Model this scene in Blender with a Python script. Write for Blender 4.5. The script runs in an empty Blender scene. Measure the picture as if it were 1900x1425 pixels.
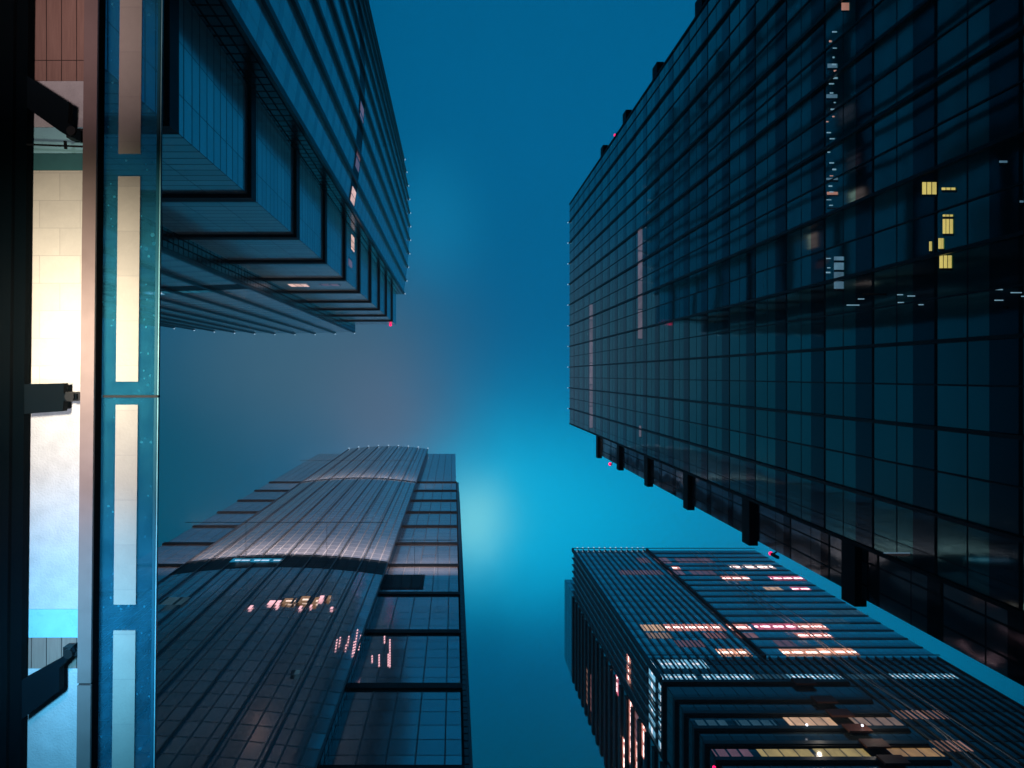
import bpy, math, random
from mathutils import Vector, Matrix
random.seed(7)
S = bpy.context.scene
COL = S.collection
EYE = 1.5            # eye height of the photographer
F = 1267.0           # focal length in picture pixels (24 mm on a 36 mm wide frame)
U0, V0 = 842.0, 696.0

# ------------------------------------------------------------------ camera
cam = bpy.data.cameras.new('camera'); co = bpy.data.objects.new('camera', cam); COL.objects.link(co)
co.matrix_world = Matrix(((1,0,0,0),(0,-1,0,0),(0,0,-1,EYE),(0,0,0,1)))     # looks straight up
cam.sensor_width = 36; cam.lens = 36*F/1900
cam.shift_x = (950-U0)/1900; cam.shift_y = -(712.5-V0)/1900
cam.clip_start = 0.05; cam.clip_end = 5000
S.camera = co

# ------------------------------------------------------------------ view
S.view_settings.view_transform = 'Standard'; S.view_settings.look = 'None'
S.view_settings.exposure = 0; S.view_settings.gamma = 1

# ------------------------------------------------------------------ world : low night cloud lit by the city
W = bpy.data.worlds.new('World'); S.world = W; W.use_nodes = True
def lin(c):
    return tuple(((x/255)/12.92 if x <= 10 else (((x/255)+0.055)/1.055)**2.4) for x in c)
class NT:
    def __init__(s, tree): s.t = tree; s.n = tree.nodes; s.l = tree.links
    def new(s, kind, **k):
        n = s.n.new(kind)
        for a, b in k.items(): setattr(n, a, b)
        return n
    def put(s, sock, v):
        if isinstance(v, bpy.types.NodeSocket): s.l.new(v, sock)
        elif v is not None: sock.default_value = v
    def m(s, op, a, b=None, c=None, clamp=False):
        n = s.new('ShaderNodeMath', operation=op); n.use_clamp = clamp
        s.put(n.inputs[0], a); s.put(n.inputs[1], b)
        if c is not None: s.put(n.inputs[2], c)
        return n.outputs[0]
    def vm(s, op, a, b=None, scale=None):
        n = s.new('ShaderNodeVectorMath', operation=op); s.put(n.inputs[0], a)
        if b is not None: s.put(n.inputs[1], b)
        if scale is not None: s.put(n.inputs['Scale'], scale)
        return n.outputs[0]
    def mix(s, f, a, b):
        n = s.new('ShaderNodeMix', data_type='RGBA'); s.put(n.inputs[0], f)
        s.put(n.inputs[6], a if isinstance(a, bpy.types.NodeSocket) else (*a[:3], 1))
        s.put(n.inputs[7], b if isinstance(b, bpy.types.NodeSocket) else (*b[:3], 1)); return n.outputs[2]
    def comb(s, x, y, z=0.0):
        n = s.new('ShaderNodeCombineXYZ'); s.put(n.inputs[0], x); s.put(n.inputs[1], y); s.put(n.inputs[2], z); return n.outputs[0]
    def sep(s, v):
        n = s.new('ShaderNodeSeparateXYZ'); s.put(n.inputs[0], v); return n.outputs
    def noise(s, vec, scale, detail=2.0, rough=.5):
        n = s.new('ShaderNodeTexNoise'); s.put(n.inputs['Vector'], vec); n.inputs['Scale'].default_value = scale
        n.inputs['Detail'].default_value = detail; n.inputs['Roughness'].default_value = rough; return n.outputs
def build_world():
    W.node_tree.nodes.clear(); g = NT(W.node_tree)
    d = g.new('ShaderNodeTexCoord').outputs['Generated']
    x, y, z = g.sep(d)[:3]
    zc = g.m('MAXIMUM', z, 0.05)
    px = g.m('DIVIDE', x, zc); py = g.m('DIVIDE', y, zc)
    nz = g.noise(g.comb(px, py, .3), 1.9, 5, .6)
    nc = g.vm('SUBTRACT', nz[1], (.5,.5,.5)); nx, ny, _ = g.sep(nc)[:3]
    px = g.m('MULTIPLY_ADD', nx, .10, px); py = g.m('MULTIPLY_ADD', ny, .10, py)
    def blob(u, v, su, sv, ang=0, p=1.0):
        cx, cy = (u-U0)/F, (v-V0)/F
        a = g.m('SUBTRACT', px, cx); b = g.m('SUBTRACT', py, cy); ca, sa = math.cos(ang), math.sin(ang)
        e = g.m('MULTIPLY_ADD', a, ca*F/su, g.m('MULTIPLY', b, sa*F/su))
        h = g.m('MULTIPLY_ADD', b, ca*F/sv, g.m('MULTIPLY', a, -sa*F/sv))
        r = g.m('MULTIPLY_ADD', e, e, g.m('MULTIPLY', h, h))
        if p != 1.0: r = g.m('POWER', r, p)
        return g.m('EXPONENT', g.m('MULTIPLY', r, -1.0))
    col = g.mix(blob(1130, 480, 1200, 1120, 0, 2.2), lin((0,10,17)), lin((0,106,157)))
    for (u, v, su, sv, ang, p, k, c) in SKYB:
        col = g.mix(g.m('MULTIPLY', blob(u, v, su, sv, ang, p), k), col, lin(c))
    # faint real sky above the cloud
    sk = g.new('ShaderNodeTexSky', sky_type='NISHITA'); sk.sun_disc = False
    sk.sun_elevation = math.radians(-4); sk.sun_rotation = math.radians(200)
    add = g.new('ShaderNodeVectorMath', operation='ADD'); g.put(add.inputs[0], col)
    g.put(add.inputs[1], g.vm('SCALE', sk.outputs[0], scale=0.02))
    var = g.m('MULTIPLY_ADD', nz[0], .26, .87)
    colf = g.vm('SCALE', add.outputs[0], scale=var)
    dark = g.m('MULTIPLY_ADD', z, 3.0, .10, clamp=True)
    colf = g.vm('SCALE', colf, scale=dark)
    bg = g.new('ShaderNodeBackground'); g.put(bg.inputs[0], colf); bg.inputs[1].default_value = 1.14
    out = g.new('ShaderNodeOutputWorld'); g.l.new(bg.outputs[0], out.inputs[0])
SKYB = [  # centre (u,v), radii, angle, falloff, amount, colour
    (1000,1640, 700, 400, 0, 1.0, .7, (0,78,102)),
    (300, 850, 330, 420, 0, 1.0, .75, (0,88,112)),
    (1180, 930, 430, 200, .15, 1.3, .88, (0,156,208)),
    (1010, 968, 240, 145, .1, 1.2, .95, (0,186,238)),
    (1600, 1180, 420, 170, .4, 1.2, .6, (0,136,182)),
    (885, 985, 120, 125, 0, 1.0, .6, (30,198,238)),
    (878, 985, 62, 72, 0, 1.1, .85, (125,228,248)),
    (785, 415, 95, 120, 0, 1.2, .5, (15,140,190)),
    (560, 650, 255, 195, .1, 1.4, .85, (68,108,132)),
    (720, 780, 110, 150, -.35, 1.0, .6, (98,116,142)),
]
build_world()

# ------------------------------------------------------------------ materials
MATS = {}
def mat(name):
    m = bpy.data.materials.new(name); m.use_nodes = True; m.node_tree.nodes.clear(); MATS[name] = m
    g = NT(m.node_tree); out = g.new('ShaderNodeOutputMaterial'); return m, g, out
def pbsdf(g, out, col, rough=.5, metal=0, ior=1.5, spec=.5, normal=None, coat=0):
    b = g.new('ShaderNodeBsdfPrincipled')
    g.put(b.inputs['Base Color'], col if isinstance(col, bpy.types.NodeSocket) else (*col[:3],1))
    g.put(b.inputs['Roughness'], rough); g.put(b.inputs['Metallic'], metal); g.put(b.inputs['IOR'], ior)
    g.put(b.inputs['Specular IOR Level'], spec)
    if normal is not None: g.put(b.inputs['Normal'], normal)
    g.l.new(b.outputs[0], out.inputs[0]); return b
def frac_mask(g, x, period, width, offset=0.0):     # 1 inside a line of the given width
    t = g.m('FRACT', g.m('DIVIDE', g.m('ADD', x, offset+1000*period), period))
    return g.m('LESS_THAN', t, width/period)
def wav(g, uv, scale, amp, cellv=None, camp=0.0):
    n = g.noise(uv, scale, 2.0)[1]
    v = g.vm('SCALE', g.vm('SUBTRACT', n, (.5,.5,.5)), scale=amp)
    if cellv is not None: v = g.vm('ADD', v, g.vm('SCALE', g.vm('SUBTRACT', cellv, (.5,.5,.5)), scale=camp))
    geo = g.new('ShaderNodeNewGeometry').outputs['Normal']
    return g.vm('NORMALIZE', g.vm('ADD', geo, v))
def facade(name, glass=(.02,.03,.035), frame=(.03,.03,.035), fh=3.8, ft=.25, mw=1.5, mt=.08, sp=1.2, sps=.3,
           spec=.8, ior=1.8, rough=.06, amp=.012, camp=.008, sub=None, wscale=.25, spcol=None, var=.35, metal=0.0):
    """curtain wall: u runs along the wall, v is the height in metres (UV map)"""
    m, g, out = mat(name)
    uv = g.new('ShaderNodeUVMap', uv_map='UVMap').outputs[0]; u, v, _ = g.sep(uv)[:3]
    cu = g.m('FLOOR', g.m('DIVIDE', u, mw)); cv = g.m('FLOOR', g.m('DIVIDE', v, fh))
    wn = g.new('ShaderNodeTexWhiteNoise', noise_dimensions='2D'); g.put(wn.inputs['Vector'], g.comb(cu, cv))
    wf = g.new('ShaderNodeTexWhiteNoise', noise_dimensions='1D'); g.put(wf.inputs['W'], cv)
    line = g.m('MAXIMUM', frac_mask(g, u, mw, mt), frac_mask(g, v, fh, ft))
    if sub: line = g.m('MAXIMUM', line, frac_mask(g, v, fh, ft*.45, sub))
    spm = frac_mask(g, v, fh, sp) if sp else 0.0
    base = g.mix(g.m('MULTIPLY', wn.outputs[0], var), glass, tuple(x*2.2 for x in glass))
    dirt = g.noise(uv, .12, 4, .6)[0]
    base = g.mix(g.m('MULTIPLY', dirt, .35), base, tuple(x*.4 for x in glass))
    if sp: base = g.mix(spm, base, spcol or tuple(x*.5 for x in glass))
    base = g.mix(line, base, frame)
    s0 = g.m('MULTIPLY_ADD', wn.outputs[0], -var*.5*spec, spec)
    s0 = g.m('MULTIPLY', s0, g.m('MULTIPLY_ADD', wf.outputs[0], -.18, 1.0))
    if sp: s0 = g.m('MULTIPLY', s0, g.m('MULTIPLY_ADD', spm, -(1-sps), 1.0))
    s0 = g.m('MULTIPLY', s0, g.m('MULTIPLY_ADD', line, -.8, 1.0))
    rg = g.m('MULTIPLY_ADD', line, .45, g.m('MULTIPLY_ADD', dirt, .06, rough))
    mt_ = g.m('MULTIPLY', g.m('MULTIPLY_ADD', line, -.8, 1.0), metal)
    pbsdf(g, out, base, rg, mt_, ior, s0, wav(g, uv, wscale, amp, wn.outputs[1], camp))
    return m
def plain(name, c, rough=.5, metal=0, spec=.5, var=.25, scale=.8, bump=0):
    m, g, out = mat(name); p = g.new('ShaderNodeTexCoord').outputs['Object']
    n = g.noise(p, scale, 5, .6)[0]
    col = g.mix(n, tuple(x*(1-var) for x in c), tuple(min(1,x*(1+var)) for x in c))
    nor = None
    if bump:
        b = g.new('ShaderNodeBump'); b.inputs['Strength'].default_value = bump; b.inputs['Distance'].default_value = .02
        g.put(b.inputs['Height'], g.noise(p, scale*9, 4)[0]); nor = b.outputs[0]
    pbsdf(g, out, col, g.m('MULTIPLY_ADD', n, .2, rough-.1), metal, 1.5, spec, nor); return m
def glow(name, c, k, mw=1.4, mt=.18, tube=0.0, fieldk=.3, vary=.5, rows=0):
    """a lit window: ceiling field, tube lamps and dark mullions, all inside the window"""
    m, g, out = mat(name)
    uv = g.new('ShaderNodeUVMap', uv_map='UVMap').outputs[0]; u, v, _ = g.sep(uv)[:3]
    cu = g.m('FLOOR', g.m('DIVIDE', u, mw))
    wn = g.new('ShaderNodeTexWhiteNoise', noise_dimensions='1D'); g.put(wn.inputs['W'], cu)
    n = g.noise(uv, .9, 2)[0]
    e = g.m('MULTIPLY_ADD', wn.outputs[0], vary, 1-vary*.5)
    e = g.m('MULTIPLY', e, g.m('MULTIPLY_ADD', n, 1.2, .4))
    e = g.m('MULTIPLY', e, fieldk)
    if tube:
        t = g.m('ABSOLUTE', g.m('SUBTRACT', g.m('FRACT', v), .5))      # v 0..1 across the window
        tm = g.m('MULTIPLY', g.m('LESS_THAN', t, .12), g.m('GREATER_THAN', g.m('FRACT', g.m('MULTIPLY', u, .43)), .22))
        e = g.m('MULTIPLY_ADD', tm, tube, e)
    e = g.m('MULTIPLY', e, g.m('SUBTRACT', 1.0, frac_mask(g, u, mw, mt)))
    if rows: e = g.m('MULTIPLY', e, g.m('SUBTRACT', 1.0, frac_mask(g, v, 1/rows, .16/rows)))
    em = g.new('ShaderNodeEmission'); em.inputs[0].default_value = (*lin(c),1); g.put(em.inputs[1], g.m('MULTIPLY', e, k))
    if tube: g.put(em.inputs[0], g.mix(g.m('MULTIPLY', tm, .6), lin(c), (1,.86,.84)))
    gl = g.new('ShaderNodeBsdfPrincipled'); gl.inputs['Base Color'].default_value = (.01,.012,.015,1); gl.inputs['Roughness'].default_value = .1
    a = g.new('ShaderNodeAddShader'); g.l.new(em.outputs[0], a.inputs[0]); g.l.new(gl.outputs[0], a.inputs[1])
    g.l.new(a.outputs[0], out.inputs[0]); return m
def lamp_mat(name, c, k):
    m, g, out = mat(name); em = g.new('ShaderNodeEmission'); em.inputs[0].default_value = (*lin(c),1); em.inputs[1].default_value = k
    g.l.new(em.outputs[0], out.inputs[0]); return m

# right glass tower
M_A   = facade('blue_curtain_glass', glass=(.05,.29,.28), fh=4.32, ft=.2, mw=1.8205, mt=.04, sp=1.55, sps=.3, sub=-2.6, spcol=(.06,.11,.13), frame=(.008,.01,.012),
               spec=1.0, ior=1.7, rough=.02, amp=.02, camp=.010, wscale=.16, var=.5, metal=.6)
M_A2  = facade('side_curtain_glass', glass=(.26,.34,.36), fh=4.32, ft=.2, mw=1.2, mt=.1, sp=1.0, sps=.4, sub=-2.0, spcol=(.06,.07,.08), frame=(.01,.01,.01),
               spec=1.0, ior=1.7, rough=.03, amp=.05, camp=.01, wscale=.35, var=.3, metal=.5)
M_DARK = plain('black_metal', (.008,.010,.012), .55, 0, .25)
M_FIN  = plain('dark_fin_metal', (.018,.022,.026), .4, .3, .5)
# curved towers
M_C   = facade('curved_tower_panel', glass=(.8,.9,.9), frame=(.2,.22,.23), fh=3.82, ft=.07, mw=1.25, mt=.03, sp=1.3, sps=.95,
               spcol=(.60,.68,.70), spec=.9, ior=2.35, rough=.13, amp=.012, camp=.01, var=.15, metal=.34)
M_C2  = facade('corner_wall_panel', glass=(.74,.9,.88), frame=(.02,.022,.025), fh=1.2733, ft=.12, mw=3.1, mt=.05, sp=0,
               spec=.9, ior=2.35, rough=.13, amp=.012, camp=.008, var=.2, metal=.34)
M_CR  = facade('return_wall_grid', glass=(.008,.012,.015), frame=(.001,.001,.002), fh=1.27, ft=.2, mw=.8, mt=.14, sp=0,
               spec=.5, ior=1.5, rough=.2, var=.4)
M_B   = facade('rose_grey_panel', glass=(.70,.68,.70), frame=(.6,.6,.62), fh=1.9150, ft=.13, mw=1.2, mt=.14, sp=0,
               spcol=(.52,.48,.50), spec=1.0, ior=2.05, rough=.12, amp=.014, camp=.012, var=.25, metal=.55)
M_B2  = facade('rose_grey_corner_panel', glass=(.66,.65,.68), frame=(.36,.38,.42), fh=1.915, ft=.10, mw=1.9, mt=.10, sp=0,
               spec=1.0, ior=2.05, rough=.10, amp=.014, camp=.008, var=.25, metal=.55)
M_BF  = plain('steel_fin', (.17,.19,.21), .4, .4, .5)
M_LV2 = facade('louvre_panes', glass=(.003,.004,.005), frame=(.16,.2,.24), fh=1.6, ft=.10, mw=1.2, mt=.12, sp=0, spec=.2, ior=1.4, rough=.4, var=.3)
M_LOUV = facade('louvre_band', glass=(.004,.005,.006), frame=(.05,.06,.07), fh=1.1, ft=.09, mw=1.23, mt=.09, sp=0, spec=.3, ior=1.4, rough=.4, var=.3)
# banded tower
M_D   = facade('banded_tower_glass', glass=(.52,.66,.63), frame=(.05,.06,.065), fh=3.8, ft=.22, mw=1.45, mt=.08, sp=1.5, sps=.85,
               spcol=(.38,.48,.47), spec=.9, ior=1.9, rough=.14, amp=.01, camp=.01, var=.35, metal=.8)
M_D2  = facade('dark_floor_glass', glass=(.03,.045,.05), frame=(.01,.012,.014), fh=3.8, ft=.3, mw=1.9, mt=.1, sp=1.5, sps=.4,
               spec=.7, ior=1.6, rough=.12, amp=.01, camp=.01, var=.5)
M_DF  = plain('grey_fin', (.15,.19,.195), .4, .2, .5)
M_DL  = plain('dark_ledge', (.03,.045,.052), .5, 0, .4)
M_BRICK = plain('red_brown_cladding', (.12,.04,.025), .7)
M_ROOF = plain('roof_felt', (.05,.05,.05), .9)
# lights
G_PINK = glow('pink_lit_window', (255,158,140), 1.6, mw=1.45, mt=.14, tube=2.4, fieldk=.45)
G_MAG  = glow('magenta_lit_window', (255,120,150), 1.7, mw=1.45, mt=.14, tube=2.6, fieldk=.4)
G_CREAM= glow('cream_lit_window', (255,205,165), .8, mw=1.45, mt=.16, tube=0, fieldk=.75)
G_DIM  = glow('dim_mauve_window', (190,140,160), .6, mw=1.45, mt=.3, tube=0, fieldk=.38)
G_YEL  = glow('yellow_lit_window', (228,200,128), .62, mw=1.9, mt=.16, tube=0, fieldk=.7, vary=.25)
G_BLUE = glow('pale_blue_lit_louvre', (120,190,225), 1.3, mw=1.45, mt=.45, tube=.5, fieldk=.7)
G_CYAN = glow('cyan_lit_window', (40,180,235), .8, mw=1.2, mt=.1, tube=1.2, fieldk=.5)
G_TAN  = glow('tan_lit_window', (205,150,130), .7, mw=1.45, mt=.5, tube=0, fieldk=.5)
L_RED  = lamp_mat('red_beacon_glow', (255,25,90), 3.0)
L_WHITE= lamp_mat('white_lamp_glow', (190,225,255), 1.2)
L_STAR = lamp_mat('bright_lamp_glow', (235,240,255), 3.0)

# ------------------------------------------------------------------ mesh helpers
class MB:
    def __init__(s): s.v = []; s.f = []; s.uv = []; s.mi = []
    def poly(s, pts, uvs=None, mi=0):
        b = len(s.v); s.v += [tuple(p) for p in pts]; s.f.append(tuple(range(b, b+len(pts))))
        s.uv.append(uvs or [(p[0], p[1]) for p in pts]); s.mi.append(mi)
    def wall(s, a, b, z0, z1, u0=0.0, mi=0, v0=None):    # outward side is on the right of a->b
        L = math.hypot(b[0]-a[0], b[1]-a[1]); w0, w1 = (z0, z1) if v0 is None else v0
        s.poly([(a[0],a[1],z0),(b[0],b[1],z0),(b[0],b[1],z1),(a[0],a[1],z1)], [(u0,w0),(u0+L,w0),(u0+L,w1),(u0,w1)], mi)
        return u0+L
    def box(s, x0, x1, y0, y1, z0, z1, mi=0):
        x0,x1=min(x0,x1),max(x0,x1); y0,y1=min(y0,y1),max(y0,y1)
        c = [(x0,y0),(x1,y0),(x1,y1),(x0,y1)]
        for i in range(4): s.wall(c[i], c[(i+1)%4], z0, z1, mi=mi)
        s.poly([(x,y,z1) for x,y in c], mi=mi); s.poly([(x,y,z0) for x,y in reversed(c)], mi=mi)
    def prism(s, pts, z0, z1, mi=0, cap=0):              # pts counter-clockwise seen from above
        u = 0
        for i in range(len(pts)): u = s.wall(pts[i], pts[(i+1)%len(pts)], z0, z1, u, mi)
        s.poly([(x,y,z1) for x,y in pts], mi=cap); s.poly([(x,y,z0) for x,y in reversed(pts)], mi=cap)
    def obox(s, c, t, n, w, d, z0, z1, mi=0):            # box on a wall: centre c, along t, outward n, width w, depth d
        a = Vector(c)-Vector(t)*w/2; b = Vector(c)+Vector(t)*w/2; nn = Vector(n)*d
        pts = [tuple(a), tuple(b), tuple(b+nn), tuple(a+nn)]
        area = sum(pts[i][0]*pts[(i+1)%4][1]-pts[(i+1)%4][0]*pts[i][1] for i in range(4))
        if area < 0: pts.reverse()
        s.prism(pts, z0, z1, mi, mi)
    def tube(s, pts, r, n=6, mi=0):
        rings = []
        for i, p in enumerate(pts):
            p = Vector(p); d = (Vector(pts[min(i+1,len(pts)-1)])-Vector(pts[max(i-1,0)])).normalized()
            a = d.orthogonal().normalized(); b = d.cross(a)
            rings.append([p+(a*math.cos(2*math.pi*k/n)+b*math.sin(2*math.pi*k/n))*r for k in range(n)])
        for i in range(len(rings)-1):
            for k in range(n):
                s.poly([rings[i][k], rings[i][(k+1)%n], rings[i+1][(k+1)%n], rings[i+1][k]], [(0,0)]*4, mi)
        s.poly(rings[0][::-1], [(0,0)]*n, mi); s.poly(rings[-1], [(0,0)]*n, mi)
    def ball(s, c, r, n=8, mi=0):
        for i in range(n//2):
            t0, t1 = math.pi*i/(n//2), math.pi*(i+1)/(n//2)
            for k in range(n):
                p0, p1 = 2*math.pi*k/n, 2*math.pi*(k+1)/n
                q = lambda t,p: (c[0]+r*math.sin(t)*math.cos(p), c[1]+r*math.sin(t)*math.sin(p), c[2]+r*math.cos(t))
                s.poly([q(t0,p0), q(t1,p0), q(t1,p1), q(t0,p1)], [(0,0)]*4, mi)
    def build(s, name, mats, parent=None, shift=(0,0,0)):
        me = bpy.data.meshes.new(name); me.from_pydata(s.v, [], s.f)
        for m in (mats if isinstance(mats, (list,tuple)) else [mats]): me.materials.append(m)
        me.polygons.foreach_set('material_index', s.mi)
        l = me.uv_layers.new(name='UVMap'); fl = [c for f in s.uv for q in f for c in q]; l.data.foreach_set('uv', fl)
        me.update(); o = bpy.data.objects.new(name, me); COL.objects.link(o)
        if parent: o.parent = parent; o.matrix_parent_inverse = Matrix.Translation(-parent.location)
        return o
def thing(name, label, cat, loc, group=None):
    o = bpy.data.objects.new(name, None); COL.objects.link(o); o.location = loc; o['label'] = label; o['category'] = cat
    if group: o['group'] = group
    return o
def struct(o): o['kind'] = 'structure'; return o
def beacon(parent, p, r=.35):
    m = MB(); m.box(p[0]-.08,p[0]+.08,p[1]-.08,p[1]+.08,p[2]-1.0,p[2]-r*.8); s = m.build('beacon_mast', M_DARK, parent)
    m = MB(); m.ball(p, r); m.build('red_beacon', L_RED, parent)

# ------------------------------------------------------------------ ground
m = MB(); m.poly([(-600,-600,0),(600,-600,0),(600,600,0),(-600,600,0)])
struct(m.build('ground', plain('asphalt', (.05,.05,.052), .85, bump=.3)))

# ------------------------------------------------------------------ right glass tower
def glass_tower():
    H = 120.0; k = H/F; T = H+EYE
    X = 215*k; Y0, Y1, YB = -318*k, 91*k, .553*X; XB = X+46
    t = thing('glass_tower', 'broad dark blue glass tower filling the right side, black fins and block ledges', 'tower', (X+20, -8, 0))
    m = MB()
    m.wall((X,Y1),(X,Y0),0,T, -.926)
    m.build('street_facade', M_A, t)
    m = MB()
    m.wall((X,Y0),(XB,Y0),0,T,0); m.wall((XB,Y1),(X,Y1),T*.83,T,0); m.wall((XB,Y0),(XB,Y1),0,T,0)
    m.build('side_wall', M_A, t)
    m = MB(); m.poly([(X,Y0,T),(XB,Y0,T),(XB,Y1,T),(X,Y1,T)]); m.box(X+3,XB-3,Y0+3,Y1-3,T+.02,T+4); m.build('roof', M_ROOF, t)
    # corner bay of rippled glass
    ZB = .815*H+EYE
    m = MB(); m.prism([(X+.25,Y1+.004),(XB,Y1+.004),(XB,YB),(X+.25,YB)], 0, ZB); m.build('corner_bay', M_A2, t)
    def zr(f): return f*H+EYE
    for i in range(7):
        f = .811-.1027*i
        m = MB(); m.box(X-.10, X+.5, Y1+.01, YB+(.575-.553)*X, zr(f-.010), zr(f)); m.build('block_ledge', M_DARK, t)
        f2 = .7875-.1027*i+.1027
        if f2 < .82 :
            m = MB(); m.box(X-.05, X+.65, Y0-.06*X, Y0-.01, zr(f2-.013), zr(f2)); m.build('block_ledge', M_DARK, t)
    # fins: thick every bay, thin halfway
    y = 62*k; sp = 38.45*k; ys = []
    while y > Y0+.5: ys.append(y); y -= sp
    for y in ys:
        m = MB(); m.box(X-.2, X-.004, y-.08, y+.08, 0, T+.3); m.build('fin', M_FIN, t)
        if y-sp/2 > Y0:
            m = MB(); m.box(X-.07, X-.003, y-sp/2-.035, y-sp/2+.035, 0, T); m.build('mullion', M_FIN, t)
        m = MB(); m.box(X-.30, X-.16, y-.05, y+.05, T+.31, T+.5); m.build('roof_lamp', L_WHITE, t)
    m = MB(); m.box(X-.10, X-.003, Y1-.18, Y1, 0, T); m.build('corner_trim', M_DARK, t)
    m = MB(); m.box(X-.10, X-.003, Y0, Y0+.18, 0, T); m.build('corner_trim', M_DARK, t)
    # lights mirrored in the glass, put on the street facade as glowing panes
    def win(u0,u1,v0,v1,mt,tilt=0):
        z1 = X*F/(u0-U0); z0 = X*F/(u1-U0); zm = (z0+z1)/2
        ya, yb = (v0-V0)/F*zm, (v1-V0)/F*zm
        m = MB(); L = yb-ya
        h = .5*(z1-z0)/F     # shears the drawn reflections upright for the camera view
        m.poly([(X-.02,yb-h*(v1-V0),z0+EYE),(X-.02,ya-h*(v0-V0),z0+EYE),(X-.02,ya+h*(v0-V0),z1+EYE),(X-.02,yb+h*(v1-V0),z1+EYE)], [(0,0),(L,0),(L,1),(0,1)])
        m.build('lit_window_or_reflection', mt, t)
    for a in [(1094,1100,565,795,G_AD),(1184,1192,425,630,G_AD),(1186,1190,790,812,G_AD),
              (1712,1740,338,365,G_AY),(1748,1775,348,357,G_AY),(1750,1770,398,438,G_AY),(1742,1752,442,466,G_AY),(1744,1768,474,502,G_AY),
              (1725,1730,448,470,G_AY),(1548,1566,476,540,G_AB),
              (1562,1576,5,22,G_AP),(1536,1554,118,130,G_AB),(1534,1554,175,186,G_AB),(1534,1555,330,338,G_AB),(1535,1555,356,364,G_AP),(1535,1555,385,388,G_AB),
              (1855,1870,298,308,G_AB),(1893,1900,372,382,G_AB),(1862,1870,568,573,G_AB),(1640,1690,1025,1032,G_AB),
              (1600,1645,544,548,G_AB)]: win(*a)
    rr = random.Random(3)
    for i in range(34):  # broken column of small reflected lights, drawn as emission
        v = 60+i*14+rr.uniform(-4,4); u = 1534+rr.choice((0,6,12))+rr.uniform(-2,2)
        if 405 < v < 475: continue
        win(u, u+rr.uniform(3,9), v, v+rr.uniform(1.5,3.5), rr.choice((G_AT,G_AT,G_AT,G_AP2)))
    for i in range(10):
        u = 1570+rr.uniform(0,330); v = 545+rr.uniform(-10,22); win(u, u+rr.uniform(6,26), v, v+1.8, G_AT)
    zb = X*F/(1142-U0)
    # beacons on brackets at the parapet ledges
    zz = T+1.0; 
    for (u,v,Xb) in [(1142,251,X+3.5),(1132,861,X+4.0),(1430,1027,X+.2)]:
        z = Xb*F/(u-U0); y = (v-V0)/F*z
        beacon(t, (Xb,y,z+EYE), .0021*z+.04)
        m = MB(); m.tube([(Xb,y,z+EYE-.3),(Xb+1.5,y-(1.2 if v>696 else -1.2),z+EYE-.3)], .05); m.build('beacon_arm', M_DARK, t)
    return t
G_AD = glow('dim_pink_strip', (185,165,185), .42, mw=3.2, mt=.1, tube=0, fieldk=.5)
G_AY = glow('yellow_reflected_window', (235,215,120), .9, mw=.7, mt=.10, tube=0, fieldk=.8, vary=.2, rows=3)
G_AP = glow('peach_reflected_window', (235,170,150), .6, mw=.5, mt=.08, tube=0, fieldk=.7)
G_AB = glow('blue_reflected_window', (120,170,200), .55, mw=.5, mt=.12, tube=0, fieldk=.6)
G_AT = glow('small_cool_reflection', (150,200,225), .9, mw=9, mt=.001, tube=0, fieldk=.6, vary=.2)
G_AP2 = glow('small_peach_reflection', (240,180,165), .9, mw=9, mt=.001, tube=0, fieldk=.6, vary=.2)
glass_tower()

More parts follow.
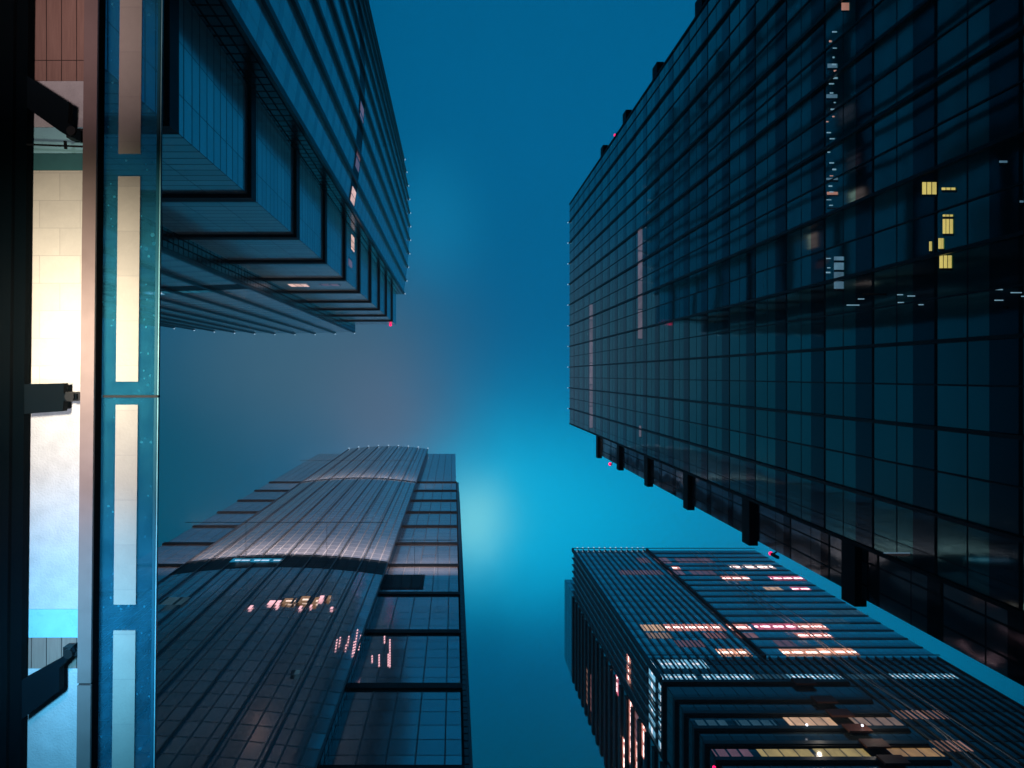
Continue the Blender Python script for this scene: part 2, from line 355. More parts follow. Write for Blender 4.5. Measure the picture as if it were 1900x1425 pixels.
# ------------------------------------------------------------------ towers with a curved front on every side
def curved_tower(name, label, H, bx, bulges, nbay, levels, fin, mats, louvres, ledge, toplamp, lits, beacons, taper={}):
    k = H/F; T = H+EYE; x0,x1,y0,y1 = [q*k for q in bx]
    mp, mc, mr, mf = mats
    t = thing(name, label, 'tower', ((x0+x1)/2,(y0+y1)/2,0))
    m = MB(); c = [(x0,y0),(x1,y0),(x1,y1),(x0,y1)]
    for i in range(4): m.wall(c[i], c[(i+1)%4], 0, T)
    m.build('corner_wall', mc, t)
    m = MB(); m.poly([(a,b,T) for a,b in c]); m.box(x0+3,x1-3,y0+3,y1-3,T+.01,T+3); m.build('roof', M_ROOF, t)
    FR = {'+x': ((1,0),(0,1),x1), '-x': ((-1,0),(0,-1),-x0), '+y': ((0,1),(-1,0),y1), '-y': ((0,-1),(1,0),-y0)}
    ends = {}
    for side, (a, b, pr, sg) in bulges.items():
        n, tt, base = FR[side]; n = Vector(n); tt = Vector(tt)
        # a,b: signed positions (px) along the world axis; turn to positions along tt
        s0, s1 = sorted(((a*k)*(tt.x+tt.y), (b*k)*(tt.x+tt.y))); pr *= k; sg *= k
        ends[side] = (s0, s1)
        def P(f): 
            w = s0+(s1-s0)*f; h = base+pr*(1-f*taper.get(side,0))+sg*(1-(2*f-1)**2); q = tt*w+n*h; return (q.x, q.y)
        def Nrm(f):
            q = Vector(P(min(1,f+.01)))-Vector(P(max(0,f-.01))); q.normalize(); return q, Vector((q.y,-q.x))
        NS = nbay*2; TZ = T+1.2
        m = MB(); u = 0
        for i in range(NS): u = m.wall(P(i/NS), P((i+1)/NS), 0, TZ, u)
        m.build('curved_front', mp, t)
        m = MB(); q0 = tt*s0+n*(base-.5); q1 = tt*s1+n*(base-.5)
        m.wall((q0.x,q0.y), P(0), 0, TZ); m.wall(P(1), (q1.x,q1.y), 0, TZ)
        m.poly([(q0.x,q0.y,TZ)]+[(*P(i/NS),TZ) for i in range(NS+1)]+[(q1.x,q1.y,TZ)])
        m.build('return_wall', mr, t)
        fw, fd = fin
        for i in range(nbay+1):
            f = i/nbay; td, nd = Nrm(f); cc = Vector(P(f))
            if i == 0: cc += td*fw/2
            if i == nbay: cc -= td*fw/2
            m = MB(); m.obox(cc+nd*.004, td, nd, fw, fd, 0, TZ); m.build('fin', mf, t)
            if toplamp and side in toplamp:
                m = MB(); m.obox(cc+nd*(fd*.6), td, nd, toplamp[side], toplamp[side], TZ+.02, TZ+.35); m.build('roof_lamp', L_WHITE, t)
        for (za, zb) in louvres:
            m = MB(); u = 0
            N2 = NS*2
            for i in range(N2):
                A = Vector(P(i/N2)); B = Vector(P((i+1)/N2)); _, na = Nrm(i/N2); _, nb = Nrm((i+1)/N2)
                pass
            for i in range(NS):
                _, nn = Nrm((i+.5)/NS); A = Vector(P(i/NS))+nn*.03; B = Vector(P((i+1)/NS))+nn*.03
                u = m.wall(tuple(A), tuple(B), za*H+EYE, zb*H+EYE, u)
            m.build('louvre_band', M_LV2 if mp is M_B else M_LOUV, t)
        for (sd, f0, f1, za, zb, mt) in lits:
            if sd != side: continue
            m = MB(); n_ = max(1, round((f1-f0)*NS)); u = 0
            for i in range(n_):
                g0, g1 = f0+(f1-f0)*i/n_, f0+(f1-f0)*(i+1)/n_; _, nn = Nrm((g0+g1)/2)
                A = Vector(P(g0))+nn*.08; B = Vector(P(g1))+nn*.08
                u = m.wall(tuple(A), tuple(B), za*H+EYE, zb*H+EYE, u, v0=(0,1))
            m.build('lit_window_or_reflection', mt, t)
    # dark ledges wrapping the four corners
    ld, lh = ledge
    e = ends
    ca = {'+x': (lambda s: s), }
    for z in levels:
        zt = z*H+EYE; zb = zt-lh
        for cx, cy in ((x0,y0),(x1,y0),(x1,y1),(x0,y1)):
            sx = 1 if cx == x1 else -1; sy = 1 if cy == y1 else -1
            # how far the ledge runs along each wall before it meets the curved front
            bX = bulges.get('+y' if sy > 0 else '-y'); bY = bulges.get('+x' if sx > 0 else '-x')
            ex = (max(bX[0],bX[1]) if sx > 0 else min(bX[0],bX[1]))*k if bX else (x0+x1)/2
            ey = (max(bY[0],bY[1]) if sy > 0 else min(bY[0],bY[1]))*k if bY else (y0+y1)/2
            m = MB()
            pts = [(cx+sx*ld, cy+sy*ld), (ex, cy+sy*ld), (ex, cy), (cx, cy), (cx, ey), (cx+sx*ld, ey)]
            ar = sum(pts[i][0]*pts[(i+1)%6][1]-pts[(i+1)%6][0]*pts[i][1] for i in range(6))
            if ar < 0: pts.reverse()
            m.prism(pts, zb, zt); m.build('corner_ledge', M_DARK, t)
    for p in beacons: beacon(t, p, .3)
    return t, k

G_HOT = glow('white_lit_window', (255,205,190), .95, mw=1.0, mt=.1, tube=0, fieldk=.9)
G_DIMC = glow('dim_cyan_window', (60,140,165), .5, mw=1.45, mt=.3, tube=0, fieldk=.5)
# upper left tower
HC = 190.0; kc = HC/F
def cz(u, Xpx): return Xpx/(u-U0)
tC, _ = curved_tower('curved_fin_tower', 'blue tower at upper left with dark finned bowed fronts and nested notched corner', HC,
    (-575,-107,-461,-94), {'+x': (-404,-151,13,11), '+y': (-560, -184, 13, 8), '-x': (-404,-151,13,11), '-y': (-420,-184,13,5)},
    10, [.045+.0805*i for i in range(12)], (.46,.34), (M_C, M_C2, M_CR, M_FIN), [(.478,.503)], (.3,1.3),
    {'+x': .28, '+y': .28}, [('+x', .925, .985, .482, .500, G_HOT), ('+x', .09, .13, .482,.50, G_PINK), ('+x', .62,.68,.482,.499,G_DIM),('+x', .78,.86,.482,.499,G_DIM),
      ('+y', .24,.34,.508,.518,G_BLUE), ('+y', .09,.24,.500,.512,G_DIMC)],
    [], taper={'+y': .97})
# lit cells on the corner block of that tower
def cbox(x0,x1,y0,y1,z0,z1,mt):
    m = MB(); w = ('x' if abs(x1-x0) > abs(y1-y0) else 'y')
    if w == 'x': m.wall((max(x0,x1),y0),(min(x0,x1),y0),z0*HC+EYE,z1*HC+EYE,v0=(0,1))
    else: m.wall((x0,min(y0,y1)),(x0,max(y0,y1)),z0*HC+EYE,z1*HC+EYE,v0=(0,1))
    m.build('lit_window_or_reflection', mt, tC)
cbox(-107*kc+.03,-107*kc+.03,-148*kc,-132*kc,.563,.579,G_HOT)
cbox(-107*kc+.03,-107*kc+.03,-121*kc,-112*kc,.548,.566,G_DIM)
cbox(-152*kc,-172*kc,-94*kc+.03,-94*kc+.03,.557,.572,G_HOT)
cbox(-140*kc,-118*kc,-94*kc+.03,-94*kc+.03,.556,.568,G_DIM)
for u,v in ((727,597),):
    if u > 700: beacon(tC, ((u-U0)*kc, -94*kc+.4, HC+EYE-4), .4)
    else: z = 94*kc*F/(696-v)+EYE; beacon(tC, ((u-U0)/F*(z-EYE), -94*kc+.35, z), .18)

G_SPK  = glow('rose_reflection_spark', (255,190,200), 1.6, mw=9, mt=.01, tube=0, fieldk=.8)
G_GOLD = glow('golden_reflection', (250,190,140), .8, mw=1.1, mt=.25, tube=1.5, fieldk=.35)
G_DIMB = glow('dim_blue_window', (90,140,165), .5, mw=1.45, mt=.3, tube=0, fieldk=.4)
# lower left tower
HB = 215.0; kb = HB/F
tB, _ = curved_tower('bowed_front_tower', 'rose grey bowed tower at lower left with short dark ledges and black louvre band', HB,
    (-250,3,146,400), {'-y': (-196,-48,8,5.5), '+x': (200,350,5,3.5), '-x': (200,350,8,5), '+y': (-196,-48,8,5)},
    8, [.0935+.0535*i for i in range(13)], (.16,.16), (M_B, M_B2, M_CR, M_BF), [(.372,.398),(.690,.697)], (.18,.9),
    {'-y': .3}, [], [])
def bowY(u, v):
    Y = 135.0
    for _ in range(6):
        f = min(1, max(0, ((u-U0)/(v-V0)*Y+196)/148)); Y = 138-5.5*(1-(2*f-1)**2)
    return Y
def bwin(u0,u1,v0,v1,mt,off=.05,name='lit_window_or_reflection',Yp=146):
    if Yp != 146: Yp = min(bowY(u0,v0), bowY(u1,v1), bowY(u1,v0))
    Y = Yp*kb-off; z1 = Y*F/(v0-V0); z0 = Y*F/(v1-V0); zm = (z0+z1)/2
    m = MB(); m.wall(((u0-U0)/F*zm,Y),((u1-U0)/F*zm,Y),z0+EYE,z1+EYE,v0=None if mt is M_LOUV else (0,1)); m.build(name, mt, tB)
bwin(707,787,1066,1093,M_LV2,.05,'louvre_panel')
for a in [(498,520,1114,1122),(521,548,1110,1120),(552,575,1106,1119),(577,590,1108,1122),(592,600,1105,1114),(603,613,1105,1114),(462,468,1123,1130),(512,516,1122,1127),(555,560,1124,1130),(575,579,1122,1127),(613,618,1126,1130)]:  # here and in both loops below, mirrored lights are drawn as glowing cells
    bwin(*a, G_GOLD if a[1]-a[0] > 9 and a[0] > 515 else G_SPK, .12, 'lit_window_or_reflection', 139.5-.022*abs(a[0]-560))
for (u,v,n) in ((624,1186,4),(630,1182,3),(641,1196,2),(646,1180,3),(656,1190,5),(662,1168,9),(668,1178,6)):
    for i in range(n): bwin(u-i*.8, u-i*.8+2.6, v+i*5.2, v+i*5.2+2.6, G_SPK, .12, 'lit_window_or_reflection', 141.5)
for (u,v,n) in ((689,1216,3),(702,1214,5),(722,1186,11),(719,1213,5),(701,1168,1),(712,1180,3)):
    for i in range(n): bwin(u, u+2.6, v+i*4.8, v+i*4.8+2.6, G_SPK, .06, 'lit_window_or_reflection', 146)
bwin(428,525,1036,1043,G_CYAN,.15,'lit_window_or_reflection',136.5); bwin(300,345,1108,1122,G_DIMB,.15,'lit_window_or_reflection',138); bwin(540,556,1243,1251,G_DIMB,.15,'lit_window_or_reflection',138)

# ------------------------------------------------------------------ lower right tower
def banded_tower():
    H = 180.0; k = H/F; T = H+EYE; X0 = 222*k; X1 = 559*k; Y0 = 325*k; YB = 562*k; YW = 406*k
    t = thing('banded_office_tower', 'office tower at lower right with rows of pink lit windows and thin fins', 'tower', ((X0+X1)/2, 60, 0))
    def z_(v): return Y0*F/(v-V0)+EYE
    zm1, zm0 = z_(1220), z_(1263)
    XS = 1.28*Y0                      # right end of the ledged lower part
    m = MB(); m.wall((X0,Y0),(X1,Y0),zm1,T); m.wall((X1,Y0),(X1,YB),0,T); m.wall((X1,YB),(X0,YB),0,T); m.wall((X0,YB),(X0,Y0),zm1,T)
    m.build('upper_wall', M_D, t)
    m = MB(); m.wall((X0,Y0),(X1,Y0),zm0,zm1); m.wall((X0,YB),(X0,Y0),zm0,zm1); m.wall((X0,Y0),(XS,Y0),0,zm0); m.wall((XS,Y0),(X1,Y0),0,zm0); m.wall((X0,YB),(X0,Y0),0,zm0)
    m.build('lower_wall', M_D2, t)
    m = MB(); m.poly([(X0,Y0,T),(X1,Y0,T),(X1,YB,T),(X0,YB,T)]); m.build('roof', M_ROOF, t)
    # taller wing at the back left
    TW = H*1.07+EYE
    m = MB(); m.prism([(X0-.3,YW),(X0+30,YW),(X0+30,YB+.3),(X0-.3,YB+.3)], 0, TW); m.build('rear_wing', M_D, t)
    z = T-1.0
    while z > 30:
        m = MB(); m.box(X0-.62,X0-.305,YW+.3,YB+.35,z-1.5,z); m.build('wing_ledge', M_DL, t); z -= 4.25
    # fins
    sp = 10.2*k; x = 230*k; i = 0
    while x < X1:
        w = .17
        if x < 360*k: 
            m = MB(); m.box(x-w/2,x+w/2,Y0-.24,Y0-.004,zm1-.0,T+.4); m.build('fin', M_DF, t)
            m = MB(); m.box(x-.16,x+.16,Y0-.62,Y0-.3,T+.41,T+.75); m.build('roof_lamp', L_WHITE, t)
        m = MB(); m.box(x-w/2,x+w/2,Y0-.24,Y0-.004, (zm0+.01 if x < XS else 20), zm1-.01); m.build('lower_fin', M_DF, t)
        x += sp
    y = Y0+.3
    while y < YW-.5:
        m = MB(); m.box(X0-.42,X0-.004,y-.09,y+.09,zm0,T+.3); m.build('side_fin', M_DF, t); y += 1.75
    m = MB(); m.box(358*k-.25,358*k+.25,Y0-.5,Y0-.005,zm1,T+.05); m.build('dividing_fin', M_DARK, t)
    m = MB(); m.box(X0-.5,X0-.01,Y0-.5,Y0-.01,zm0,T); m.build('corner_post', M_DL, t)
    m = MB(); m.box(X0-.3,X1,Y0-.55,Y0-.43,T-.1,T+.35); m.build('parapet', M_DF, t)
    m = MB(); m.box(X0,X1,Y0-.48,Y0-.43,zm1-.25,zm1+.05); m.build('belt_course', M_DL, t)
    # floor ledges on the plain right half
    z = T-3.3
    while z > zm1+2:
        m = MB(); m.box(360*k,X1,Y0-.12,Y0-.006,z-.35,z); m.build('floor_ledge', M_DF, t); z -= 3.8
    # ledged lower corner
    for v in (1265,1298,1323,1351,1379,1409,1443,1480,1522,1570,1620,1680):
        za = z_(v); d = .35
        m = MB()
        m.prism([(X0-d,Y0-d),(XS,Y0-d),(XS,Y0-.005),(X0-.005,Y0-.005),(X0-.005,YW-.1),(X0-d,YW-.1)], za-.75, za)
        m.build('corner_ledge', M_DL, t)
        m = MB(); m.box(X0-.22,XS,Y0-.22,Y0-.006,za-1.05,za-.76); m.build('soffit_band', M_DARK, t)
        # projecting clad bay
        m = MB(); xb = 1.13*Y0; m.box(xb-1.5,xb+1.5,Y0-.62,Y0-d-.01,za-1.9,za-.1); m.build('clad_bay', M_BRICK, t)
    def win(v0,v1,u0,u1,mt,off=.04):
        vm = (v0+v1)/2; Y = Y0-off; z1, z0 = Y*F/(v0-V0)+EYE, Y*F/(v1-V0)+EYE
        m = MB(); xa, xb = (u0-U0)/(vm-V0)*Y, (u1-U0)/(vm-V0)*Y; xb = min(xb, X1-.1)
        m.poly([(xa,Y,z0),(xb,Y,z0),(xb,Y,z1),(xa,Y,z1)], [(xa,0),(xb,0),(xb,1),(xa,1)]); m.build('lit_window_or_reflection', mt, t)
    for a in [(1035,1044,1185,1205,G_DIM),(1035,1045,1218,1242,G_DIM),(1036,1044,1254,1322,G_DIM),(1048,1055,1355,1372,G_STR),(1048,1055,1378,1435,G_STR),
              (1051,1056,1248,1261,G_PINK),(1058,1066,1150,1230,G_DIM),(1058,1066,1240,1270,G_DIM),(1058,1066,1282,1327,G_DIM),(1069,1077,1340,1390,G_PINK),(1069,1077,1430,1493,G_MAG),
              (1089,1096,1420,1450,G_CREAM),(1089,1096,1470,1503,G_MAG),(1159,1170,1188,1230,G_CREAM),(1158,1170,1232,1286,G_PINK),(1158,1170,1287,1342,G_PINK),(1158,1170,1350,1392,G_PINK),
              (1157,1168,1400,1480,G_MAG),(1157,1168,1482,1532,G_PINK),(1174,1184,1200,1243,G_CREAM2),(1174,1184,1307,1347,G_DIM2),(1174,1184,1365,1405,G_DIM2),(1174,1184,1478,1542,G_PINK),
              (1188,1200,1255,1305,G_DIM),(1188,1200,1440,1475,G_DIM),(1204,1217,1333,1390,G_PC),(1204,1217,1452,1520,G_PC),(1203,1216,1522,1588,G_PC),
              (1148,1157,1510,1570,G_DIMB),(1132,1140,1540,1600,G_DIMB),
              (1224,1240,1203,1216,G_BLUE),(1224,1240,1225,1310,G_BLUE),(1251,1261,1222,1290,G_BLUE),(1251,1261,1305,1395,G_BLUE),(1251,1259,1396,1470,G_DIMB),(1251,1260,1463,1560,G_BLUE),(1251,1260,1570,1640,G_DIMB),(1250,1259,1650,1775,G_BLUE),
              (1336,1352,1292,1350,G_DIMB),(1336,1352,1370,1440,G_DIMB),(1331,1348,1460,1548,G_CREAM),(1331,1346,1582,1668,G_CREAM2),(1390,1406,1325,1395,G_DIM),
              (1390,1408,1410,1508,G_YEL),(1389,1406,1515,1610,G_YEL),(1388,1405,1650,1745,G_YEL2),(1318,1334,1662,1750,G_TAN),(1374,1394,1730,1798,G_TAN)]: win(*a)
    def side(u, Ya, Yb, h, mt):
        z = (X0-.05)*F/(u-U0)+EYE; xx = X0-.05-(.3 if Ya > 405 else 0)
        m = MB(); m.poly([(xx,Yb*k,z-h),(xx,Ya*k,z-h),(xx,Ya*k,z),(xx,Yb*k,z)], [(0,0),((Yb-Ya)*k,0),((Yb-Ya)*k,1),(0,1)]); m.build('lit_window_or_reflection', mt, t)
    for a in [(1163,352,390,2.4,G_PINK),(1145,406,430,2.2,G_MAG),(1170,406,485,2.4,G_PINK),(1181,406,468,2.0,G_DIM2),(1194,406,445,2.2,G_PINK),(1158,470,510,2.2,G_PINK),(1182,440,480,2.2,G_PINK),
              (1090,485,545,1.8,G_TAN),(1098,480,540,1.8,G_DIM2),(1204,328,404,3.4,G_BLUE),(1222,328,404,2.6,G_BLUE)]: side(*a)
    # white hoist ropes in front of the facade
    for (pts) in ([(1279,1021),(1410,1120),(1500,1178),(1600,1256),(1700,1322),(1830,1432)],[(1289,1021),(1420,1118),(1510,1180),(1610,1258),(1712,1330),(1850,1432)],
                  [(1309,1021),(1400,1090),(1495,1152),(1580,1210),(1700,1290),(1890,1415)]):
        P = []
        for i,(u,v) in enumerate(pts):
            Y = Y0-.75-.35*math.sin(math.pi*i/5); P.append(((u-U0)/(v-V0)*Y, Y, Y*F/(v-V0)+EYE))
        Q = []
        for i in range(len(P)-1):
            for j in range(4): 
                s = j/4; a = P[max(i-1,0)]; b = P[i]; c = P[i+1]; d = P[min(i+2,len(P)-1)]
                Q.append(tuple(.5*((2*b[q])+(-a[q]+c[q])*s+(2*a[q]-5*b[q]+4*c[q]-d[q])*s*s+(-a[q]+3*b[q]-3*c[q]+d[q])*s**3) for q in range(3)))
        Q.append(P[-1]); m = MB(); m.tube(Q, .085, 5); m.build('hoist_rope', M_ROPE, t)
    for (u,v) in ((1497,1345),(1600,1346)):
        Y = Y0-.95; z = Y*F/(v-V0)+EYE; m = MB(); m.ball(((u-U0)/(v-V0)*Y, Y, z), .16); m.build('floodlight', L_STAR, t)
        L = bpy.data.lights.new('floodlight_source', 'POINT'); L.energy = 170; L.color = (1,.85,.7); L.shadow_soft_size = .25
        o = bpy.data.objects.new('floodlight_source', L); COL.objects.link(o); o.location = ((u-U0)/(v-V0)*Y+1.2, Y-1.6, z-.8); o.parent = t; o.matrix_parent_inverse = Matrix.Translation(-t.location)
    beacon(t, ((1325-U0)/(1424-V0)*(Y0-1), Y0-1, (Y0-1)*F/(1424-V0)+EYE), .2)
    return t
G_STR = glow('white_strip_window', (255,215,205), 1.6, mw=2.9, mt=.6, tube=3.0, fieldk=.5)
G_PC  = glow('peach_strip_window', (255,175,140), 1.4, mw=1.45, mt=.12, tube=2.2, fieldk=.7)
G_CREAM2 = glow('dim_cream_window', (225,185,160), .6, mw=1.45, mt=.25, tube=0, fieldk=.5)
G_DIM2 = glow('dim_rose_window', (205,140,140), .6, mw=1.45, mt=.3, tube=0, fieldk=.5)
G_YEL2 = glow('dim_ochre_window', (220,170,110), .7, mw=1.9, mt=.2, tube=0, fieldk=.6)
M_ROPE = plain('white_rope', (.75,.8,.85), .5)
banded_tower()

# ------------------------------------------------------------------ canopy overhead on the left
ZC = 5.0
def cp(u, v, z): return ((u-U0)/F*z, (v-V0)/F*z)
def skew(v): return -(v-712)*.0105          # the canopy runs a little off the street line
def stone_mat(kk=1.0):
    m, g, out = mat('cream_stone_blocks' if kk == 1.0 else 'dimmed_stone_slips')
    p = g.new('ShaderNodeTexCoord').outputs['Object']
    br = g.new('ShaderNodeTexBrick'); g.put(br.inputs['Vector'], g.vm('ADD', p, (3.93,.07,0)))
    br.inputs['Scale'].default_value = 1; br.inputs['Brick Width'].default_value = .31 if kk == 1 else .47; br.inputs['Row Height'].default_value = .21 if kk == 1 else .33
    br.inputs['Mortar Size'].default_value = .0035; br.inputs['Mortar Smooth'].default_value = .4
    br.inputs['Color1'].default_value = (.72,.68,.60,1); br.inputs['Color2'].default_value = (.58,.55,.50,1); br.inputs['Mortar'].default_value = (.42,.39,.36,1) if kk == 1 else (.5,.48,.45,1)
    n = g.noise(p, 6, 6, .65)[0]; n2 = g.noise(p, 45, 4, .6)[0]
    c = g.mix(g.m('MULTIPLY', n, .75), br.outputs[0], (.40,.38,.35)); c = g.mix(g.m('MULTIPLY', n2, .25), c, (.75,.72,.66))
    c = g.vm('SCALE', c, scale=kk)
    b = g.new('ShaderNodeBump'); b.inputs['Strength'].default_value = .4; b.inputs['Distance'].default_value = .004; g.put(b.inputs['Height'], n2)
    pbsdf(g, out, c, .55, 0, 1.5, .4, b.outputs[0]); return m
def wood_mat():
    m, g, out = mat('red_brown_planks')
    p = g.new('ShaderNodeTexCoord').outputs['Object']; x, y, z = g.sep(p)[:3]
    gr = g.noise(g.vm('MULTIPLY', p, (60,4,1)), 1, 5, .6)[0]
    c = g.mix(gr, (.20,.12,.10), (.38,.25,.21)); c = g.mix(frac_mask(g, x, .115, .006), c, (.03,.02,.02)); c = g.mix(frac_mask(g, y, .8, .006), c, (.03,.02,.02))
    pbsdf(g, out, c, .45); return m
def glass_mat():
    m, g, out = mat('dusty_canopy_glass')
    p = g.new('ShaderNodeTexCoord').outputs['Object']
    n = g.noise(p, 3.5, 6, .7)[0]; v = g.new('ShaderNodeTexVoronoi'); v.inputs['Scale'].default_value = 15; g.put(v.inputs['Vector'], p)
    sp = g.m('LESS_THAN', v.outputs['Distance'], g.m('MULTIPLY_ADD', n, .8, -.30))
    dust = g.m('MAXIMUM', g.m('MULTIPLY', sp, .75), g.m('MULTIPLY_ADD', n, .60, -.08), clamp=True)
    tr = g.new('ShaderNodeBsdfTransparent'); tr.inputs[0].default_value = (.62,.86,.95,1)
    df = g.new('ShaderNodeBsdfDiffuse'); df.inputs[0].default_value = (.06,.42,.60,1)
    tl = g.new('ShaderNodeBsdfTranslucent'); tl.inputs[0].default_value = (.10,.60,.80,1)
    a = g.new('ShaderNodeMixShader'); a.inputs[0].default_value = .6; g.l.new(df.outputs[0], a.inputs[1]); g.l.new(tl.outputs[0], a.inputs[2])
    b = g.new('ShaderNodeMixShader'); g.put(b.inputs[0], dust); g.l.new(tr.outputs[0], b.inputs[1]); g.l.new(a.outputs[0], b.inputs[2])
    gl = g.new('ShaderNodeBsdfGlossy'); gl.inputs['Roughness'].default_value = .03; fr = g.new('ShaderNodeFresnel'); fr.inputs[0].default_value = 1.5
    c = g.new('ShaderNodeMixShader'); g.l.new(fr.outputs[0], c.inputs[0]); g.l.new(b.outputs[0], c.inputs[1]); g.l.new(gl.outputs[0], c.inputs[2])
    g.l.new(c.outputs[0], out.inputs[0]); return m
M_STONE = stone_mat(); M_STONE_DIM = stone_mat(.66); M_WOOD = wood_mat(); M_CGL = glass_mat()  # second stone is darkened in its colour for weaker light on the insets
M_TAN = plain('brushed_tan_rail', (.22,.165,.16), .4, .2, .5, var=.12, scale=6)
M_STEEL = plain('dark_blue_steel', (.0012,.005,.008), .7, 0, .06, scale=5)
M_EDGE = plain('polished_glass_edge', (.25,.62,.72), .15, 0, .8, var=.3, scale=9)
M_BEV = plain('etched_glass_border', (.012,.12,.18), .5, 0, .15, scale=6)
M_TEAL = plain('teal_glass_strip', (.05,.16,.18), .15, 0, .8, scale=6)
M_CYANP = plain('blue_white_panel', (.30,.62,.72), .3, 0, .6, scale=5)
M_SLATE = plain('pale_plaster_panel', (.50,.51,.53), .6, 0, .4, scale=7, bump=.3)

def strip(u0, u1, v0, v1, z0, z1, name, mt, par):
    """plank between two picture columns, running along the canopy, between heights z0 and z1"""
    n = 1; m = MB()
    a = cp(u0+skew(v0), v0, z0); b = cp(u1+skew(v0), v0, z0); c = cp(u1+skew(v1), v1, z0); d = cp(u0+skew(v1), v1, z0)
    m.prism([a,b,c,d], z0+EYE, z1+EYE); return m.build(name, mt, par)
tK = thing('glass_canopy', 'steel and glass canopy along the left edge with tan rail and lit cream panels', 'canopy', (-3.2, 0, 0))
VA, VB = -260, 1700
M_BEAM = plain('matt_black_beam', (.0004,.0026,.0042), .9, 0, .02, scale=3)
strip(-70, 45, VA, VB, 5.10, 5.165, 'main_beam', M_BEAM, tK)
strip(-52, 18, VA, VB, 5.06, 5.097, 'beam_flange', M_BEAM, tK)
strip(149, 174, VA, 1268, 4.90, 4.92, 'edge_rail', M_TAN, tK)
strip(149, 174, 1272, VB, 4.90, 4.92, 'edge_rail', M_TAN, tK)
strip(152, 174.5, VA, VB, 4.923, 5.03, 'glass_clamp', M_BEAM, tK)
for v0, v1 in ((VA,733),(738,VB)):
    g_ = strip(186, 291, v0, v1, 5.04, 5.058, 'glass_pane', M_CGL, tK)
    strip(286, 290.9, v0, v1, 5.030, 5.0395, 'glass_bevel', M_BEV, g_)
    strip(291.3, 294, v0, v1, 5.037, 5.061, 'glass_edge', M_EDGE, g_)
strip(190.5, 293, 733.4, 737.6, 5.03, 5.07, 'glass_joint', M_DARK, tK)
for v0, v1 in ((VA,285),(327,708),(751,1122),(1170,VB)):
    strip(215, 256, v0, v1, 5.028, 5.036, 'inset_panel', M_STONE_DIM, tK)
# ceiling panels between beam and rail
def ceil(v0, v1, mt, name, u0=40, u1=160, z=5.2): return strip(u0, u1, v0, v1, z, z+.03, name, mt, tK)
ceil(VA,150,M_WOOD,'plank_panel'); ceil(150.5,236,M_SLATE,'plaster_panel'); ceil(236.5,284,M_CYANP,'white_panel'); ceil(284.5,316,M_TEAL,'teal_strip')
ceil(316.5,712,M_STONE,'stone_panel'); ceil(712.5,1130,M_SLATE,'plaster_panel'); ceil(1130.5,1183,M_CYANP,'blue_strip'); ceil(1183.5,1240,M_WOOD,'plank_panel'); ceil(1240.5,VB,M_SLATE,'plaster_panel')
m = MB(); m.tube([(*cp(50,268,5.1),5.1+EYE),(*cp(155,272,5.1),5.1+EYE)], .008); m.build('thin_rod', M_DARK, tK)
m = MB(); m.tube([(*cp(121,262,5.08),5.08+EYE),(*cp(122,276,5.08),5.08+EYE)], .012); m.build('hook', M_DARK, tK)
def bracket(pts, z0, z1, tip):
    m = MB(); q = [cp(u,v,z0) for u,v in pts]
    ar = sum(q[i][0]*q[(i+1)%len(q)][1]-q[(i+1)%len(q)][0]*q[i][1] for i in range(len(q)))
    if ar < 0: q.reverse()
    m.prism(q, z0+EYE, z1+EYE); b = m.build('bracket_arm', M_STEEL, tK)
    m = MB(); m.tube([(*cp(tip[0],tip[1],z0),z0+EYE-.02),(*cp(tip[0],tip[1],z0),z0+EYE+.12)], .035, 10)
    q = [cp(u,v,z0) for u,v in ((tip[0]-14,tip[1]-9),(tip[0]+26,tip[1]-7),(tip[0]+26,tip[1]+7),(tip[0]-14,tip[1]+9))]
    m.prism(q, z0+EYE+.02, z0+EYE+.1); m.build('clamp_fitting', M_DARK, b)
bracket([(50,140),(128,190),(126,228),(150,242),(150,262),(112,244),(50,200)], 5.06, 5.12, (134,244))
bracket([(45,713),(118,711),(118,730),(142,731),(142,741),(118,744),(116,763),(45,768)], 5.06, 5.12, (131,736))
bracket([(40,1262),(112,1222),(136,1198),(140,1208),(110,1240),(110,1282),(40,1335)], 5.06, 5.12, (128,1212))

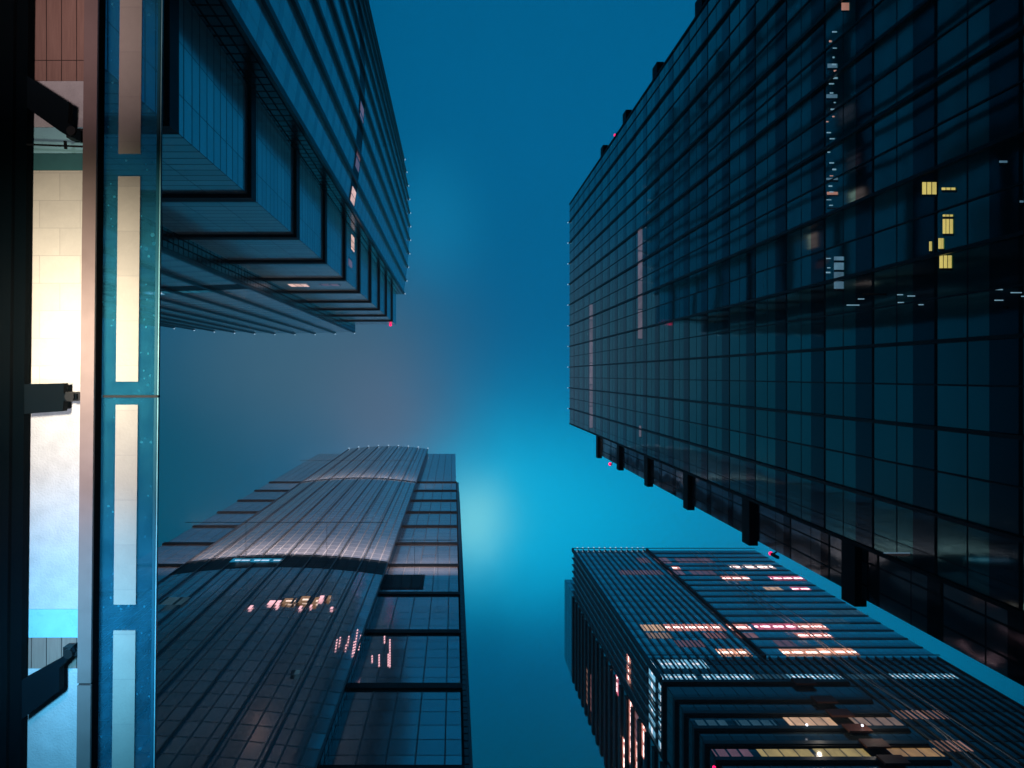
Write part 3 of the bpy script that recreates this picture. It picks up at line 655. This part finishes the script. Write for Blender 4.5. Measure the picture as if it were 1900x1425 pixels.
# building front that carries the canopy (left of the frame) and its uplights
tw = thing('stone_building', 'cream stone building front that carries the canopy at the left edge', 'building', (-6, 0, 0))
m = MB(); m.box(-30,-4.4,-14,16,0,4.6); m.build('wall', M_STONE, tw)
m = MB(); m.box(-30,-4.2,-14,16,4.61,4.69); m.build('cornice', M_DARK, tw)
def uplight(u, v, z, c, p, size=.25, tgt=(100,0)):
    L = bpy.data.lights.new('uplight', 'AREA'); L.energy = p; L.color = c; L.size = size; L.spread = math.radians(75)
    o = bpy.data.objects.new('uplight', L); COL.objects.link(o); x, y = cp(u, v, z); o.location = (x, y, z+EYE)
    tx, ty = cp(tgt[0], v+tgt[1], 5.2); d = Vector((tx-x, ty-y, 5.2-z)); o.rotation_euler = d.to_track_quat('-Z','Y').to_euler()
    o.parent = tw; o.matrix_parent_inverse = Matrix.Translation(-tw.location)
    m = MB(); m.box(x-.15, x+.15, y-.15, y+.15, z+EYE-.12, z+EYE-.04); m.build('lamp_housing', M_DARK, tw)
uplight(-260, 600, 3.0, (1,.86,.66), 27, tgt=(150,30))
uplight(-260, 1260, 3.0, (.12,.60,1), 22, tgt=(150,-30))
uplight(-260, 960, 3.0, (.86,.88,1), 9, tgt=(150,0))
uplight(-260, -20, 3.2, (1,.72,.70), 6, tgt=(150,0))

# area lights added to brighten the lower left tower: they graze its upper storeys from the louvre band and the thin band up
def added_wash(par, x0, x1, y, z, c, p, tilt=14):
    L = bpy.data.lights.new('added_wash_light', 'AREA'); L.shape = 'RECTANGLE'; L.size = x1-x0; L.size_y = .3; L.energy = p; L.color = c
    o = bpy.data.objects.new('added_wash_light', L); COL.objects.link(o); o.location = ((x0+x1)/2, y, z)
    o.rotation_euler = Vector((0, math.sin(math.radians(tilt)), math.cos(math.radians(tilt)))).to_track_quat('-Z','Y').to_euler()
    o.parent = par; o.matrix_parent_inverse = Matrix.Translation(-par.location)
    m = MB(); m.box(x0, x1, y-.03, y+.03, z-.10, z-.04)
    for k in range(2):
        xx = x0+(x1-x0)*(.3+.4*k); m.box(xx-.02, xx+.02, y+.03, y+5.0, z-.10, z-.06)
    m.build('added_wash_bar', M_DARK, par)
added_wash(tB, -33.2, -8.2, 18.2, 86.0, (1,.78,.76), 2700, 5)
added_wash(tB, -33.2, -8.2, 18.4, 149.0, (1,.78,.76), 1700, 6)
added_wash(tB, -7.0, .2, 20.4, 86.0, (1,.74,.72), 650, 5)

# thin night mist between the towers
m = MB(); m.box(-610, 610, -610, 610, -1.0, 240)
hz = m.build('haze', None); hz.data.materials.clear(); hz['kind'] = 'stuff'
hm = bpy.data.materials.new('mist'); hm.use_nodes = True; hm.node_tree.nodes.clear(); g = NT(hm.node_tree)
o_ = g.new('ShaderNodeOutputMaterial'); pv = g.new('ShaderNodeVolumePrincipled'); pv.inputs['Density'].default_value = .0016
pv.inputs['Color'].default_value = (.85,.9,.95,1); g.l.new(pv.outputs[0], o_.inputs['Volume']); hz.data.materials.append(hm)
